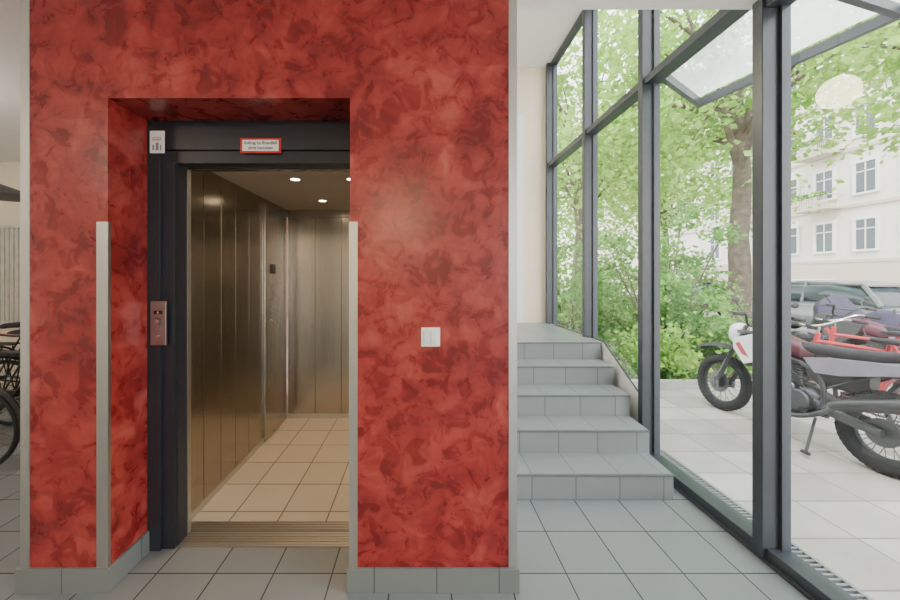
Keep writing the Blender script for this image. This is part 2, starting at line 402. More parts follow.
# ------------------------------------------------------------------ elevator cab
o = (-.87, 2.9, 0)
cab = empty('elevator_cab', o, label='open brushed steel lift cab with tiled floor', cat='elevator')
CL, CR, CF, CB, CT = -1.42, -.30, 2.13, 3.77, 2.235
cuts = [2.13, 2.32, 2.52, 2.72, 2.93, 3.14, 3.77]
bl = [(CL-.03, CL, a+.003, b-.003, .01, CT) for a, b in zip(cuts, cuts[1:])]
bl.append((CL-.05, CL-.012, CF, CB, .01, CT))
boxes('side_wall', bl, 'steel', cab, o, .0015)
boxes('side_wall', [(CR, CR+.03, a+.003, b-.003, .01, CT) for a, b in zip(cuts, cuts[1:])] + [(CR+.012, CR+.05, CF, CB, .01, CT)], 'steel', cab, o, .0015)
xs = [CL, -1.39, -1.12, -.84, -.57, -.30]
boxes('rear_door', [(a+.003, b-.003, CB, CB+.03, .03, 2.15) for a, b in zip(xs, xs[1:])] + [(CL, CR, CB+.015, CB+.05, .01, CT), (CL, CR, CB-.006, CB+.03, 2.155, CT)], 'steeld', cab, o, .0015)
boxes('ceiling_panel', [(CL-.05, CR+.05, CF, CB+.05, CT, CT+.03)], 'cabceil', cab, o)
boxes('cab_floor', [(CL-.05, CR+.05, CF+.05, CB+.05, .0, .012)], 'carfloor', cab, o)
boxes('cab_sill', [(CL, CR, CF-.02+.014*i, CF-.02+.014*i+.009, 0, .013) for i in range(5)] + [(CL, CR, CF-.025, CF+.05, 0, .008)], 'brass', cab, o)
cp = boxes('control_panel', [(CL, CL+.018, 3.2, 3.52, .02, 2.2)], 'steeld', cab, o, .003)
To = Matrix.Translation(-Vector(o))
for i in range(6):
    bm = bmesh.new(); z = 1.10 + .065*i
    tube(bm, [(CL+.018, 3.36, z), (CL+.026, 3.36, z)], .018, 16)
    fin(bm, 'button', 'chrome', cp).data.transform(To)
boxes('display', [(CL+.018, CL+.021, 3.30, 3.42, 1.55, 1.64)], 'blackp', cp).data.transform(To)
boxes('skirting_strip', [(CL, CL+.006, CF+.05, 3.2, .012, .06)], 'alu', cab, o)
boxes('skirting_strip', [(CL, CR, CB-.006, CB, .012, .06)], 'alu', cab, o)
for (x, y) in ((-.91, 2.575), (-.91, 3.30), (-.5, 2.575), (-.5, 3.3)):
    bm = bmesh.new(); torus(bm, (x, y, CT), (0,0,1), .036, .006, 24, 8); sp = fin(bm, 'spotlight', 'chrome', cab, o)
    bm = bmesh.new(); tube(bm, [(x, y, CT-.001), (x, y, CT-.004)], .03, 20); fin(bm, 'bulb', 'spot', sp).data.transform(To)
    L = bpy.data.lights.new('spot_lamp', 'SPOT'); L.energy = 29; L.shadow_soft_size = .03; L.spot_size = math.radians(130); L.spot_blend = .9; L.color = (1, .72, .43)
    lo = bpy.data.objects.new('spot_lamp', L); C.objects.link(lo); lo.location = Vector((x, y, CT-.012)) - Vector(o); lo.parent = cab

# ------------------------------------------------------------------ staircase
o = (1.1, 3.0, 0)
st = empty('staircase', o, label='short flight of grey tiled steps beside the glazing', cat='stairs')
h, t, d0 = .17, .30, 2.41
for k in range(5):
    xr0 = 1.73 + .03*k; y0 = d0 + t*k; z1 = h*(k+1); y1 = y0 + t
    bm = bmesh.new()
    prism(bm, [(XR+.001, y0), (xr0, y0), (xr0+.02, y1), (XR+.001, y1)], 'z', 0, z1)
    sp = fin(bm, 'step', 'stair', st, o)
    bm = bmesh.new(); prism(bm, [(XR+.001, y0-.006), (xr0, y0-.006), (xr0, y0+.012), (XR+.001, y0+.012)], 'z', z1-.012, z1+.002)
    q = fin(bm, 'nosing', 'nosing', sp, None, .002); q.data.transform(Matrix.Translation(-Vector(o)))
boxes('landing', [(XR+.001, 1.85, d0+5*t, 5.165, 0, .85)], 'land', st, o)
nl = lambda y: .17 + (y-2.41)*(.17/.3)
bm = bmesh.new()
prism(bm, [(2.97, 0), (2.97, nl(2.97)), (3.61, nl(3.61)), (5.08, nl(3.61)), (5.08, 0)], 'x', 1.875, 1.885)
meta(fin(bm, 'trim_stringer', 'white'), 'pale panel between the steps and the glazing', 'trim', kind='structure')
bm = bmesh.new()
tube(bm, [(1.88, 2.965, nl(2.965)+.008), (1.88, 3.61, nl(3.61)+.008), (1.88, 5.08, nl(3.61)+.008)], .007, 8)
meta(fin(bm, 'trim_stringer_cap', 'frame'), 'thin dark edge rail along the steps', 'trim', kind='structure')

# ------------------------------------------------------------------ glass facade
XI, XG, XO = 1.83, 1.93, 1.965
mul = [round(1.886+1.02*k, 3) for k in range(-6, 3)] + [5.09]
for i, y in enumerate(mul):
    bl = [(XI, XO, y, y+.06, 0, ZU if y > 1.8 else ZC), (XO, XO+.02, y+.01, y+.05, 0, ZU)]
    struct('trim_mullion_%d' % (i+1), bl, 'frame', 'tall anthracite metal mullion of the glass front', bev=.003, cat='window mullion')
for i, (a, b) in enumerate(zip(mul, mul[1:])):
    a2 = a + .06
    top = ZU if a > 1.8 else ZC
    bl = [(1.85, XO, a2, b, 0, .07), (1.83, 1.85, a2, b, 0, .018)]
    if a > 1.8: bl += [(XI+.015, XO, a2, b, 3.105, 3.165), (XI+.05, XO, a2, b, top-.05, top)]
    else: bl += [(XI+.015, XO, a2, b, 2.96, 3.02)]
    bl += [(XG-.015, XO, a2, a2+.018, .07, top), (XG-.015, XO, b-.018, b, .07, top)]
    struct('trim_rail_%d' % (i+1), bl, 'frame', 'anthracite metal rails framing a glass bay', bev=.002, cat='window frame')
    bm = bmesh.new()
    vs = [bm.verts.new(p) for p in ((XG, a2, .05), (XG, a2, top), (XG, b, top), (XG, b, .05))]
    f = bm.faces.new(vs)
    f.normal_update()
    if f.normal.x > 0: f.normal_flip()
    meta(fin(bm, 'window_%d' % (i+1), 'glass', recalc=False), 'tall clear glass pane overlooking the street', 'window', kind='structure')
bl = [(2.0, 2.02, .5, 5.2, -.035, -.015), (2.14, 2.16, .5, 5.2, -.035, -.015)] + [(2.02, 2.14, .5+.03*i, .5+.03*i+.012, -.033, -.017) for i in range(155)]
meta(boxes('drain_grating', bl, 'grate'), 'long galvanised drainage grating along the glass front', 'drain grating')

# ------------------------------------------------------------------ lamps
e = empty('pendant_lamp', (.60, 2.75, 2.96), label='round opal glass pendant lamp', cat='lamp')
bm = bmesh.new(); ell(bm, (0,0,0), (.12, .12, .12), 24, 16); fin(bm, 'globe', 'pglobe', e, smooth=True)
bm = bmesh.new(); tube(bm, [(0,0,.115), (0,0,ZU-2.96)], .008, 8); tube(bm, [(0,0,ZU-2.99), (0,0,ZU-2.96)], .05, 16); fin(bm, 'rod', 'chrome', e)
def ceil_lamp(x, y, r=.2, w=60, col=(1, .84, .64)):
    e = empty('ceiling_lamp', (x, y, ZC), label='unseen round opal ceiling light', cat='lamp', group='round lobby ceiling lights')
    bm = bmesh.new(); tube(bm, [(0,0,0), (0,0,-.03)], r+.01, 32); fin(bm, 'lamp_base', 'chrome', e)
    bm = bmesh.new(); ell(bm, (0,0,-.03), (r, r, .06), 24, 12); fin(bm, 'lamp_shade', 'globe', e, smooth=True)
    L = bpy.data.lights.new('lamp_light', 'POINT'); L.shadow_soft_size = .14; L.energy = w; L.color = col
    lo = bpy.data.objects.new('lamp_light', L); C.objects.link(lo); lo.location = (0,0,-.25); lo.parent = e
ceil_lamp(-.41, -3.8, .2, 95, (1, .72, .42))
ceil_lamp(-3.4, -1.2, .2, 55)  # added fill lamp out of view, brightens the lobby
ceil_lamp(-3.9, 2.2, .2, 60, (1, .93, .82))  # unseen lamp added to whiten the ceiling over the bicycle area

# ------------------------------------------------------------------ vehicles
def wheel(parent, c, R, r, name='wheel', rimm='chrome', spokes=18, sq=1.0, hub=.04, sr=.0025):
    c = Vector(c); bm = bmesh.new(); torus(bm, c, (0,1,0), R-r, r, 40, 10, sq)
    if r > .03:
        for k in range(44):
            t = 2*math.pi*k/44; d = Vector((math.cos(t), 0, math.sin(t))); p = c + d*(R-.004)
            for s in (-1, 1): tube(bm, [p + Vector((0, s*r*.15, 0)), p + Vector((0, s*r*.8, 0)) - d*r*.35], .008, 4)
    w = fin(bm, name, 'black', parent, smooth=True)
    bm = bmesh.new(); torus(bm, c, (0,1,0), R-2*r+.004, .010 if r > .03 else .006, 40, 8, 1.6)
    tube(bm, [c - Vector((0,hub,0)), c + Vector((0,hub,0))], hub*.6, 12)
    for k in range(spokes):
        t = 2*math.pi*k/spokes; t2 = t + (.35 if k % 2 else -.35)
        tube(bm, [c + Vector((math.cos(t2)*hub*.6, hub*(.8 if k%2 else -.8), math.sin(t2)*hub*.6)), c + Vector((math.cos(t), 0, math.sin(t)))*(R-2*r+.006)], sr, 4)
    rim = fin(bm, 'rim', rimm, w); return w

def motorcycle(loc, rz, lean, K, label, group='parked motorcycles'):
    e = empty('motorcycle', loc, rz, label, 'motorcycle', group); e.rotation_euler = (lean, 0, rz)
    WB = 1.38
    wheel(e, (0,0,.325), .325, .065, 'rear_wheel', 'darkmetal', sq=.95, spokes=28, sr=.003)
    wheel(e, (WB,0,.325), .325, .052, 'front_wheel', 'darkmetal', sq=.95, spokes=28, sr=.003)
    for c in ((0,.045,.052,.11),(WB,.05,.054,.12)):
        bm = bmesh.new(); tube(bm, [(c[0],c[1],.325),(c[0],c[2],.325)], c[3], 28); fin(bm, 'brake_disc', 'engine', e)
    def fk(bm, s):
        s *= .095
        tube(bm, [(WB-.01, s, .325), (WB-.12, s, .60)], .026, 12); tube(bm, [(WB-.12, s, .60), (WB-.30, s, 1.02)], .020, 12)
        tube(bm, [(WB-.02, s, .27), (WB-.01, s, .38)], .032, 12)
    sides(fk, 'fork', 'engine', e, smooth=True)
    bm = bmesh.new(); abox(bm, WB-.31, WB-.22, -.12, .12, .93, .965); abox(bm, WB-.27, WB-.18, -.12, .12, .80, .83); tube(bm, [(WB-.27,0,.96),(WB-.22,0,.80)], .03)
    fin(bm, 'steering_clamp', 'engine', e, bev=.002)
    bm = bmesh.new(); rs = []
    for x, z, w in ((WB+.36,.66,.035),(WB+.28,.715,.06),(WB+.12,.755,.075),(WB-.05,.765,.08),(WB-.2,.735,.07),(WB-.34,.65,.05)):
        rs.append([(x,-w,z-.03),(x,-w*.9,z+.003),(x,0,z+.018),(x,w*.9,z+.003),(x,w,z-.03),(x,w*.85,z-.012),(x,0,z+.006),(x,-w*.85,z-.012)])
    rings(bm, rs); fin(bm, 'front_fender', K['ff'], e, smooth=True)
    bm = bmesh.new()
    loftx(bm, [(WB-.22,.93,.09,.09),(WB-.15,.93,.10,.11),(WB-.10,.92,.09,.10),(WB-.08,.92,.07,.08)]); fin(bm, 'headlight_mask', K['mask'], e, smooth=True)
    bm = bmesh.new(); loftx(bm, [(WB-.10,.92,.075,.06),(WB-.066,.92,.06,.05)], pw=2); fin(bm, 'headlight', 'dglass', e, smooth=True)
    hb = [(WB-.44,.40,1.14),(WB-.40,.24,1.15),(WB-.31,.09,1.03),(WB-.31,-.09,1.03),(WB-.40,-.24,1.15),(WB-.44,-.40,1.14)]
    bm = bmesh.new(); tube(bm, smoothpts(hb, 4), .012, 10); tube(bm, [(WB-.37,.17,1.11),(WB-.37,-.17,1.11)], .008, 8); q = fin(bm, 'handlebar', 'blackp', e, smooth=True)
    sides(lambda bm, s: tube(bm, [(WB-.435, s*.28, 1.145), (WB-.44, s*.41, 1.14)], .018, 12), 'grip', 'black', q)
    def mr(bm, s):
        tube(bm, [(WB-.40,s*.27,1.15),(WB-.34,s*.30,1.15),(WB-.37,s*.41,1.13)], .006, 6)
        tube(bm, [(WB-.40,s*.25,1.15),(WB-.36,s*.30,1.24),(WB-.38,s*.33,1.28)], .006, 6)
        ell(bm, (WB-.39, s*.35, 1.29), (.012,.05,.032))
    sides(mr, 'mirror', 'blackp', q, smooth=True)
    bm = bmesh.new()
    for s in (-1, 1):
        tube(bm, smoothpts([(WB-.29,s*.03,.92),(.86,s*.09,.80),(.52,s*.12,.74),(.36,s*.12,.60),(.36,s*.10,.38),(.45,s*.1,.30)]), .018, 8)
        tube(bm, smoothpts([(WB-.28,s*.03,.88),(WB-.42,s*.07,.60),(WB-.50,s*.09,.36),(.75,s*.1,.28),(.45,s*.1,.28)]), .016, 8)
        tube(bm, [(.52,s*.12,.72),(.2,s*.10,.80),(-.22,s*.07,.87)], .012, 8); tube(bm, [(.36,s*.11,.55),(-.02,s*.08,.80)], .010, 8)
    fin(bm, 'frame', K['frame'], e, smooth=True)
    bm = bmesh.new()
    for s in (-1, 1):
        loftx(bm, [(-.03,.325,.018,.03,s*.10),(.12,.34,.02,.038,s*.10),(.42,.40,.025,.05,s*.09)])
    tube(bm, [(.40,-.09,.40),(.40,.09,.40)], .02); tube(bm, [(0,-.1,.325),(0,.1,.325)], .012)
    fin(bm, 'swingarm', 'engine', e, smooth=True)
    bm = bmesh.new(); torus(bm, (.02,-.085,.325), (0,1,0), .095, .006, 24, 6); tube(bm, [(0,-.085,.42),(.42,-.085,.44)], .007, 6); tube(bm, [(0,-.085,.23),(.42,-.085,.34)], .007, 6); fin(bm, 'chain', 'grate', e)
    bm = bmesh.new()
    loftx(bm, [(.40,.42,.09,.09),(.46,.41,.12,.13),(.68,.40,.125,.135),(.78,.40,.10,.10)])
    for (x, z, r) in ((.52,.40,.10),(.69,.38,.085),(.60,.50,.06)):
        for s in (-1, 1): tube(bm, [(x, s*.10, z), (x, s*.148, z), (x, s*.158, z)], [r, r, r*.85], 24)
    for i in range(9):
        z = .53 + .024*i; w = .075 if i < 6 else .085
        prism(bm, [(.60+i*.006-.08, -w), (.60+i*.006+.08, -w), (.60+i*.006+.08, w), (.60+i*.006-.08, w)], 'z', z, z+.010)
    tube(bm, [(.60,0,.48),(.66,0,.77)], .055, 16)
    for k in range(6):
        t = k*math.pi/3
        for s in (-1, 1): tube(bm, [(.52+.08*math.cos(t), s*.15, .40+.08*math.sin(t)), (.52+.08*math.cos(t), s*.164, .40+.08*math.sin(t))], .007, 6)
    fin(bm, 'engine', 'engine', e, bev=.002, smooth=True)
    bm = bmesh.new()
    loftx(bm, [(.48,.82,.06,.05),(.58,.84,.11,.09),(.78,.88,.14,.11),(.94,.90,.13,.10),(1.02,.90,.07,.06)], 18)
    tube(bm, [(.80,0,.98),(.80,0,1.01)], .04, 20); fin(bm, 'fuel_tank', K['tank'], e, smooth=True)
    def shr(bm, s):
        P = [(.72,.92),(.90,.95),(1.12,.87),(1.10,.76),(.98,.62),(.88,.66),(.78,.78)]
        rings(bm, [[(x, s*(.14+(.05 if x > .8 else 0)), z) for x, z in P], [(x, s*(.155+(.055 if x > .8 else 0)), z) for x, z in P]])
    sides(shr, 'radiator_shroud', K['shroud'], e, bev=.004, smooth=True)
    def dec(bm, s):
        P = [(.93,.70),(1.0,.72),(1.08,.82),(1.04,.84)]
        rings(bm, [[(x, s*.209, z) for x, z in P], [(x, s*.2145, z) for x, z in P]])
    sides(dec, 'shroud_stripe', 'rplast', e)
    bm = bmesh.new()
    for k in range(9): abox(bm, .98, 1.0, -.17, -.03, .60+.022*k, .612+.022*k); abox(bm, .98, 1.0, .03, .17, .60+.022*k, .612+.022*k)
    abox(bm, .985, .995, -.17, .17, .6, .8); fin(bm, 'radiator', 'darkmetal', e)
    bm = bmesh.new(); loftx(bm, [(.66,.90,.06,.035),(.5,.89,.09,.05),(.25,.885,.115,.055),(0,.91,.12,.055),(-.2,.945,.10,.045),(-.27,.955,.06,.02)], 16); fin(bm, 'seat', 'seat', e, smooth=True)
    bm = bmesh.new(); rs = []
    for x, z, w in ((.35,.80,.12),(.1,.84,.13),(-.15,.89,.12),(-.38,.93,.09),(-.58,.90,.07),(-.66,.84,.06)):
        rs.append([(x,-w,z-.05),(x,-w,z+.0),(x,-w*.6,z+.02),(x,0,z+.028),(x,w*.6,z+.02),(x,w,z),(x,w,z-.05),(x,w*.85,z-.01),(x,0,z+.01),(x,-w*.85,z-.01)])
    rings(bm, rs); fin(bm, 'rear_fender', K['rf'], e, smooth=True)
    def sp(bm, s):
        P = [(.50,.80),(.40,.68),(.22,.70),(-.12,.79),(-.34,.87),(0,.87),(.3,.84)]
        rings(bm, [[(x, s*.135, z) for x, z in P], [(x, s*.15, z) for x, z in P]])
    sides(sp, 'side_panel', K['side'], e, bev=.004, smooth=True)
    bm = bmesh.new(); tube(bm, smoothpts([(.70,.05,.66),(.84,.08,.60),(.88,.12,.40),(.74,.16,.27),(.5,.17,.26),(.3,.18,.36),(.2,.18,.46)]), .021, 10); q = fin(bm, 'exhaust_pipe', 'engine', e, smooth=True)
    bm = bmesh.new(); tube(bm, [(.24,.19,.44),(.18,.19,.47),(-.30,.21,.62),(-.36,.21,.64)], [.03,.048,.055,.03], 18); fin(bm, 'muffler', K['muf'], q, smooth=True)
    bm = bmesh.new(); tube(bm, [(.40,.10,.28),(.30,.30,.02)], .011, 8); tube(bm, [(.33,.30,.008),(.27,.31,.008)], .016, 8); fin(bm, 'side_stand', 'blackp', e)
    bm = bmesh.new(); tube(bm, [(.30,.0,.42),(.16,.0,.78)], .03, 12)
    for i in range(8): torus(bm, (.29-.017*i, 0, .45+.042*i), (-.14,0,.36), .045, .008, 16, 6)
    fin(bm, 'shock_absorber', 'maroon', e, smooth=True)
    bm = bmesh.new(); tube(bm, smoothpts([(WB-.3,.05,1.0),(WB-.2,.13,.75),(WB-.1,.13,.5),(WB,.10,.36)]), .005, 6); fin(bm, 'brake_hose', 'blackp', e)
    bm = bmesh.new(); tube(bm, smoothpts([(.75,.12,.90),(.66,.17,.75),(.52,.16,.62),(.45,.15,.5)]), .006, 6); fin(bm, 'fuel_hose', 'blackp', e)
    bm = bmesh.new(); loftx(bm, [(.10,.70,.05,.07),(.18,.68,.09,.11),(.42,.68,.10,.12),(.52,.68,.06,.08)]); fin(bm, 'air_box', 'blackp', e, smooth=True)
    bm = bmesh.new(); abox(bm, -.64, -.60, -.05, .05, .84, .89); fin(bm, 'tail_light', 'brake', e, bev=.005)
    bm = bmesh.new(); abox(bm, -.70, -.69, -.10, .10, .60, .80); tube(bm, [(-.69,0,.78),(-.62,0,.86)], .012, 6); fin(bm, 'licence_plate', 'signw', e)
    sides(lambda bm, s: tube(bm, [(.42,s*.12,.36),(.42,s*.24,.35)], .013, 8), 'foot_peg', 'blackp', e)
    return e

def bicycle(loc, rz, col, label, group, lean=.06):
    e = empty('bicycle', loc, rz, label, 'bicycle', group); e.rotation_euler = (lean, 0, rz)
    wheel(e, (0,0,.34), .34, .019, 'rear_wheel', 'darkmetal', spokes=24, sr=.0015); wheel(e, (1.03,0,.34), .34, .019, 'front_wheel', 'darkmetal', spokes=24, sr=.0015)
    bm = bmesh.new()
    bb=(.43,0,.29); sh=(.29,0,.86); hd=(.85,0,.86); hl=(.89,0,.70)
    tube(bm,[bb,(.27,0,.93)],.019); tube(bm,[sh,hd],.019); tube(bm,[bb,hl],.022); tube(bm,[(.835,0,.95),hl],.022)
    for s in (-1,1):
        tube(bm,[(0,s*.06,.34),(.40,s*.04,.29)],.010); tube(bm,[(0,s*.06,.34),(.29,s*.03,.84)],.009)
    fin(bm,'frame',col,e,smooth=True)
    bm=bmesh.new()
    for s in (-1,1): tube(bm,smoothpts([(.89,s*.03,.69),(.95,s*.05,.50),(1.03,s*.055,.34)]),.012)
    tube(bm,[(.89,-.04,.69),(.89,.04,.69)],.013)
    fin(bm,'fork',col,e,smooth=True)
    bm=bmesh.new(); tube(bm,[(.84,0,.93),(.82,0,1.02)],.012); tube(bm,smoothpts([(.66,.29,1.06),(.80,.26,1.08),(.86,.1,1.03),(.86,-.1,1.03),(.80,-.26,1.08),(.66,-.29,1.06)]),.011)
    q=fin(bm,'handlebar','chrome',e,smooth=True)
    sides(lambda bm,s: tube(bm,[(.63,s*.295,1.055),(.74,s*.275,1.072)],.016,10),'grip','black',q)
    bm=bmesh.new(); loftx(bm,[(.10,.955,.08,.03),(.18,.965,.085,.03),(.28,.96,.04,.025),(.40,.955,.02,.018)]); fin(bm,'saddle','seat',e,smooth=True)
    for c in ((0,0,.34),(1.03,0,.34)):
        bm=bmesh.new(); rs=[]
        for k in range(13):
            t=math.radians(0+k*13 if c[0] else 20+k*13); x=c[0]+.375*math.cos(t); z=c[2]+.375*math.sin(t)
            n=Vector((math.cos(t),0,math.sin(t)))
            p=Vector((x,0,z)); rs.append([p+Vector((0,-.024,0))-n*.01,p+n*.006,p+Vector((0,.024,0))-n*.01,p-n*.002])
        rings(bm,rs)
        fin(bm,'mudguard',col,e,smooth=True)
    bm=bmesh.new(); torus(bm,(.43,-.045,.29),(0,1,0),.085,.006,24,6); tube(bm,[(.43,-.06,.29),(.36,-.07,.14)],.009); tube(bm,[(.43,.06,.29),(.50,.07,.44)],.009); tube(bm,[(.43,-.07,.29),(.43,.07,.29)],.018)
    tube(bm,[(0,-.045,.38),(.43,-.045,.375)],.004); tube(bm,[(0,-.045,.30),(.43,-.045,.205)],.004)
    fin(bm,'crankset','chrome',e)
    for b in ((.31,.41,-.15,-.07,.13,.15),(.45,.55,.07,.15,.43,.45)): boxes('pedal',[b],'black',e,None,.003)
    bm=bmesh.new(); abox(bm,-.12,.20,-.06,.06,.735,.75)
    for s in (-1,1): tube(bm,[(0,s*.055,.34),(-.08,s*.055,.74)],.006); tube(bm,[(0,s*.055,.34),(.1,s*.055,.74)],.006)
    fin(bm,'luggage_rack','blackp',e)
    return e

def car(loc, rz, paint, label):
    e = empty('car', loc, rz, label, 'car', 'parked cars')
    bm=bmesh.new()
    loftx(bm,[(-2.12,.58,.70,.16),(-2.06,.60,.80,.26),(-1.6,.62,.86,.34),(-.8,.62,.88,.36),(.6,.60,.88,.34),(1.4,.57,.86,.30),(1.95,.52,.78,.24),(2.12,.48,.62,.15)],24,4)
    fin(bm,'body',paint,e,smooth=True)
    bm=bmesh.new()
    loftx(bm,[(-1.85,.90,.66,.05),(-1.45,1.08,.68,.24),(-.9,1.15,.68,.29),(.1,1.16,.68,.29),(.55,1.08,.68,.22),(1.15,.90,.70,.05)],24,3.2)
    fin(bm,'windows','dglass',e,smooth=True)
    bm=bmesh.new()
    loftx(bm,[(-1.5,1.36,.50,.02),(-1.0,1.425,.58,.035),(-.2,1.445,.59,.035),(.25,1.40,.56,.03)],20,3)
    for s in (-1,1):
        tube(bm,[(.25,s*.56,1.40),(1.12,s*.70,.93)],.03,6); tube(bm,[(-.35,s*.60,1.42),(-.32,s*.70,.92)],.03,6); tube(bm,[(-1.45,s*.53,1.36),(-1.85,s*.66,.92)],.05,6); tube(bm,[(.25,s*.57,1.41),(-1.45,s*.54,1.38)],.03,6)
    fin(bm,'roof',paint,e,smooth=True)
    sides(lambda bm,s: ell(bm,(.75,s*.93,.98),(.07,.09,.06)),'side_mirror',paint,e,smooth=True)
    for x in (-1.3,1.28):
        for s in (-.78,.78):
            bm=bmesh.new(); torus(bm,(x,s,.31),(0,1,0),.235,.075,28,10,1.2); w=fin(bm,'wheel','black',e,smooth=True)
            bm=bmesh.new(); tube(bm,[(x,s-.06,.31),(x,s+.06,.31)],.17,20)
            for k in range(5):
                t=k*2*math.pi/5; tube(bm,[(x,s+math.copysign(.07,s),.31),(x+.17*math.cos(t),s+math.copysign(.07,s),.31+.17*math.sin(t))],.018,6)
            fin(bm,'hubcap','silver',w)
    sides(lambda bm,s: ell(bm,(1.98,s*.58,.62),(.10,.15,.07)),'headlight','chrome',e,smooth=True)
    sides(lambda bm,s: ell(bm,(-2.06,s*.62,.72),(.06,.12,.10)),'tail_light','brake',e,smooth=True)
    bm=bmesh.new(); abox(bm,2.06,2.13,-.35,.35,.40,.52); fin(bm,'grille','blackp',e,bev=.01)
    return e

GZ = -.035
motorcycle((3.66, 2.78, GZ), math.pi/2+.09, .10, dict(ff='blackp',mask='wplast',tank='maroon',shroud='wplast',rf='lilac',side='lilac',muf='darkmetal',frame='darkmetal'), 'dark maroon enduro motorcycle with white shrouds and red accents')
motorcycle((5.95, 3.9, GZ), math.pi/2+.15, .10, dict(ff='lilac',mask='blackp',tank='maroon',shroud='darkmetal',rf='blackp',side='lilac',muf='darkmetal',frame='darkmetal'), 'grey and maroon motorcycle parked behind red bicycles')
bicycle((4.42, 3.0, GZ), math.pi/2+.05, 'rplast', 'red city bicycle parked outdoors beside the motorcycles', 'bicycles on the pavement', -.06)
bicycle((5.1, 3.45, GZ), math.pi/2+.02, 'rplast', 'red bicycle parked among motorcycles and bicycles', 'bicycles on the pavement', -.06)
bicycle((7.0, 4.2, GZ), math.pi/2+.2, 'maroon', 'dark red city bicycle parked outdoors', 'bicycles on the pavement')
car((10.4, 9.3, GZ), math.pi/2, 'silver', 'grey hatchback parked along the street')
car((10.7, 14.6, GZ), math.pi/2, 'maroon', 'dark red car parked along the street')
car((16.2, 14.2, GZ), -math.pi/2, 'wplast', 'white car parked across the street')
e = empty('covered_scooter', (7.9, 6.2, GZ), math.pi/2, 'scooter under a dark purple rain cover', 'scooter')
bm = bmesh.new()
loftx(bm,[(-.75,.45,.18,.40),(-.6,.50,.27,.46),(-.2,.52,.30,.48),(.1,.46,.27,.42),(.35,.56,.30,.54),(.5,.62,.38,.60),(.62,.60,.32,.56),(.85,.35,.15,.31)],28,2.4)
bmesh.ops.subdivide_edges(bm, edges=bm.edges[:], cuts=1, use_grid_fill=True)
for v in bm.verts:
    v.co.y += .03*math.sin(v.co.z*16+v.co.x*7); v.co.x += .02*math.sin(v.co.z*11+v.co.y*13)
fin(bm,'rain_cover','cover',e,smooth=True)
for x in (.62,-.55):
    bm=bmesh.new(); torus(bm,(x,0,.24),(0,1,0),.19,.05,28,8); fin(bm,'wheel','black',e,smooth=True)

g='bicycles in the side area'
bicycle((-4.50, 2.75, 0), .02, 'blackp', 'black city bicycle leaning in the bicycle area', g, .05)
bicycle((-4.22, 3.15, 0), -.03, 'blackp', 'black bicycle in a row of parked bicycles', g, .05)
bicycle((-4.20, 3.62, 0), .03, 'darkmetal', 'dark grey bicycle between other parked bicycles', g, .05)
bicycle((-4.90, 4.15, 0), .0, 'blackp', 'black bicycle standing against the cream wall', g, .05)
e = empty('shade_lamp', (-3.62, 3.0, 2.27), label='dark shallow conical pendant shade above bicycles', cat='lamp')
bm = bmesh.new(); tube(bm, [(0,0,-.06),(0,0,.0),(0,0,.05)], [.26,.16,.03], 28); fin(bm,'lamp_shade','blackp',e,smooth=True)
bm = bmesh.new(); tube(bm, [(0,0,.05),(0,0,ZC-2.27)], .005, 6); fin(bm,'cord','blackp',e)
bl=[(-5.45+.06*i,-5.45+.06*i+.022,4.50,4.52,.95,2.15) for i in range(30)]+[(-5.5,-3.6,4.495,4.527,2.15,2.18),(-5.5,-3.6,4.495,4.527,.92,.95)]
bl+=[(-5.49,-5.46,4.515,4.6,2.1,2.18),(-3.63,-3.60,4.515,4.6,2.1,2.18)]
meta(boxes('window_grille',bl,'grille'),'light grey vertical bar grille on the cream wall','grille')

# ------------------------------------------------------------------ outside ground
def gbox(name,b,m,label,cat): return meta(boxes(name,[b],m),label,cat)
gbox('pavement',(1.97,8.6,-9,60,-.2,GZ),'pave','pale stone paved forecourt and pavement','pavement')
gbox('street',(8.75,19,-12,60,-.25,GZ-.08),'asphalt','grey asphalt street','street')
gbox('curb',(8.6,8.75,-12,60,-.25,GZ+.01),'curb','stone curb along the street','curb')
gbox('far_pavement',(19,25.9,-12,60,-.25,GZ),'pave','paved footpath along the apartment building','pavement')
gbox('planting_bed',(2.3,5.9,4.95,13,GZ,GZ+.05),'soil','soil planting bed below the bushes','planting bed')
meta(boxes('bed_edging',[(2.2,6.0,4.87,4.95,GZ,GZ+.12),(5.92,6.0,4.95,13,GZ,GZ+.12)],'curb'),'stone edging around the planting bed','edging')

# ------------------------------------------------------------------ foliage
def leaves(name, clusters, n, size, m, parent, sd=.45):
    V=[];F=[]
    for i in range(n):
        c=random.choice(clusters); s=c[3] if len(c)>3 else sd
        p=Vector((random.gauss(c[0],s),random.gauss(c[1],s),random.gauss(c[2],s*.6)))
        a=Vector((random.gauss(0,1),random.gauss(0,1),random.gauss(-.3,.6))).normalized(); b=a.cross(Vector((random.gauss(0,1),random.gauss(0,1),random.gauss(0,1)))).normalized()
        L=size*random.uniform(.6,1.4); w=L*.36; k=len(V)
        nn=a.cross(b)*L*.08
        V+=[p-a*L*.5,p-b*w+nn,p+a*L*.5,p+b*w+nn]; F.append((k,k+1,k+2,k+3))
    me=bpy.data.meshes.new(name); me.from_pydata([tuple(v) for v in V],[],F); me.materials.append(M[m])
    o=bpy.data.objects.new(name,me); C.objects.link(o); o.parent=parent; o['kind']='stuff'; return o

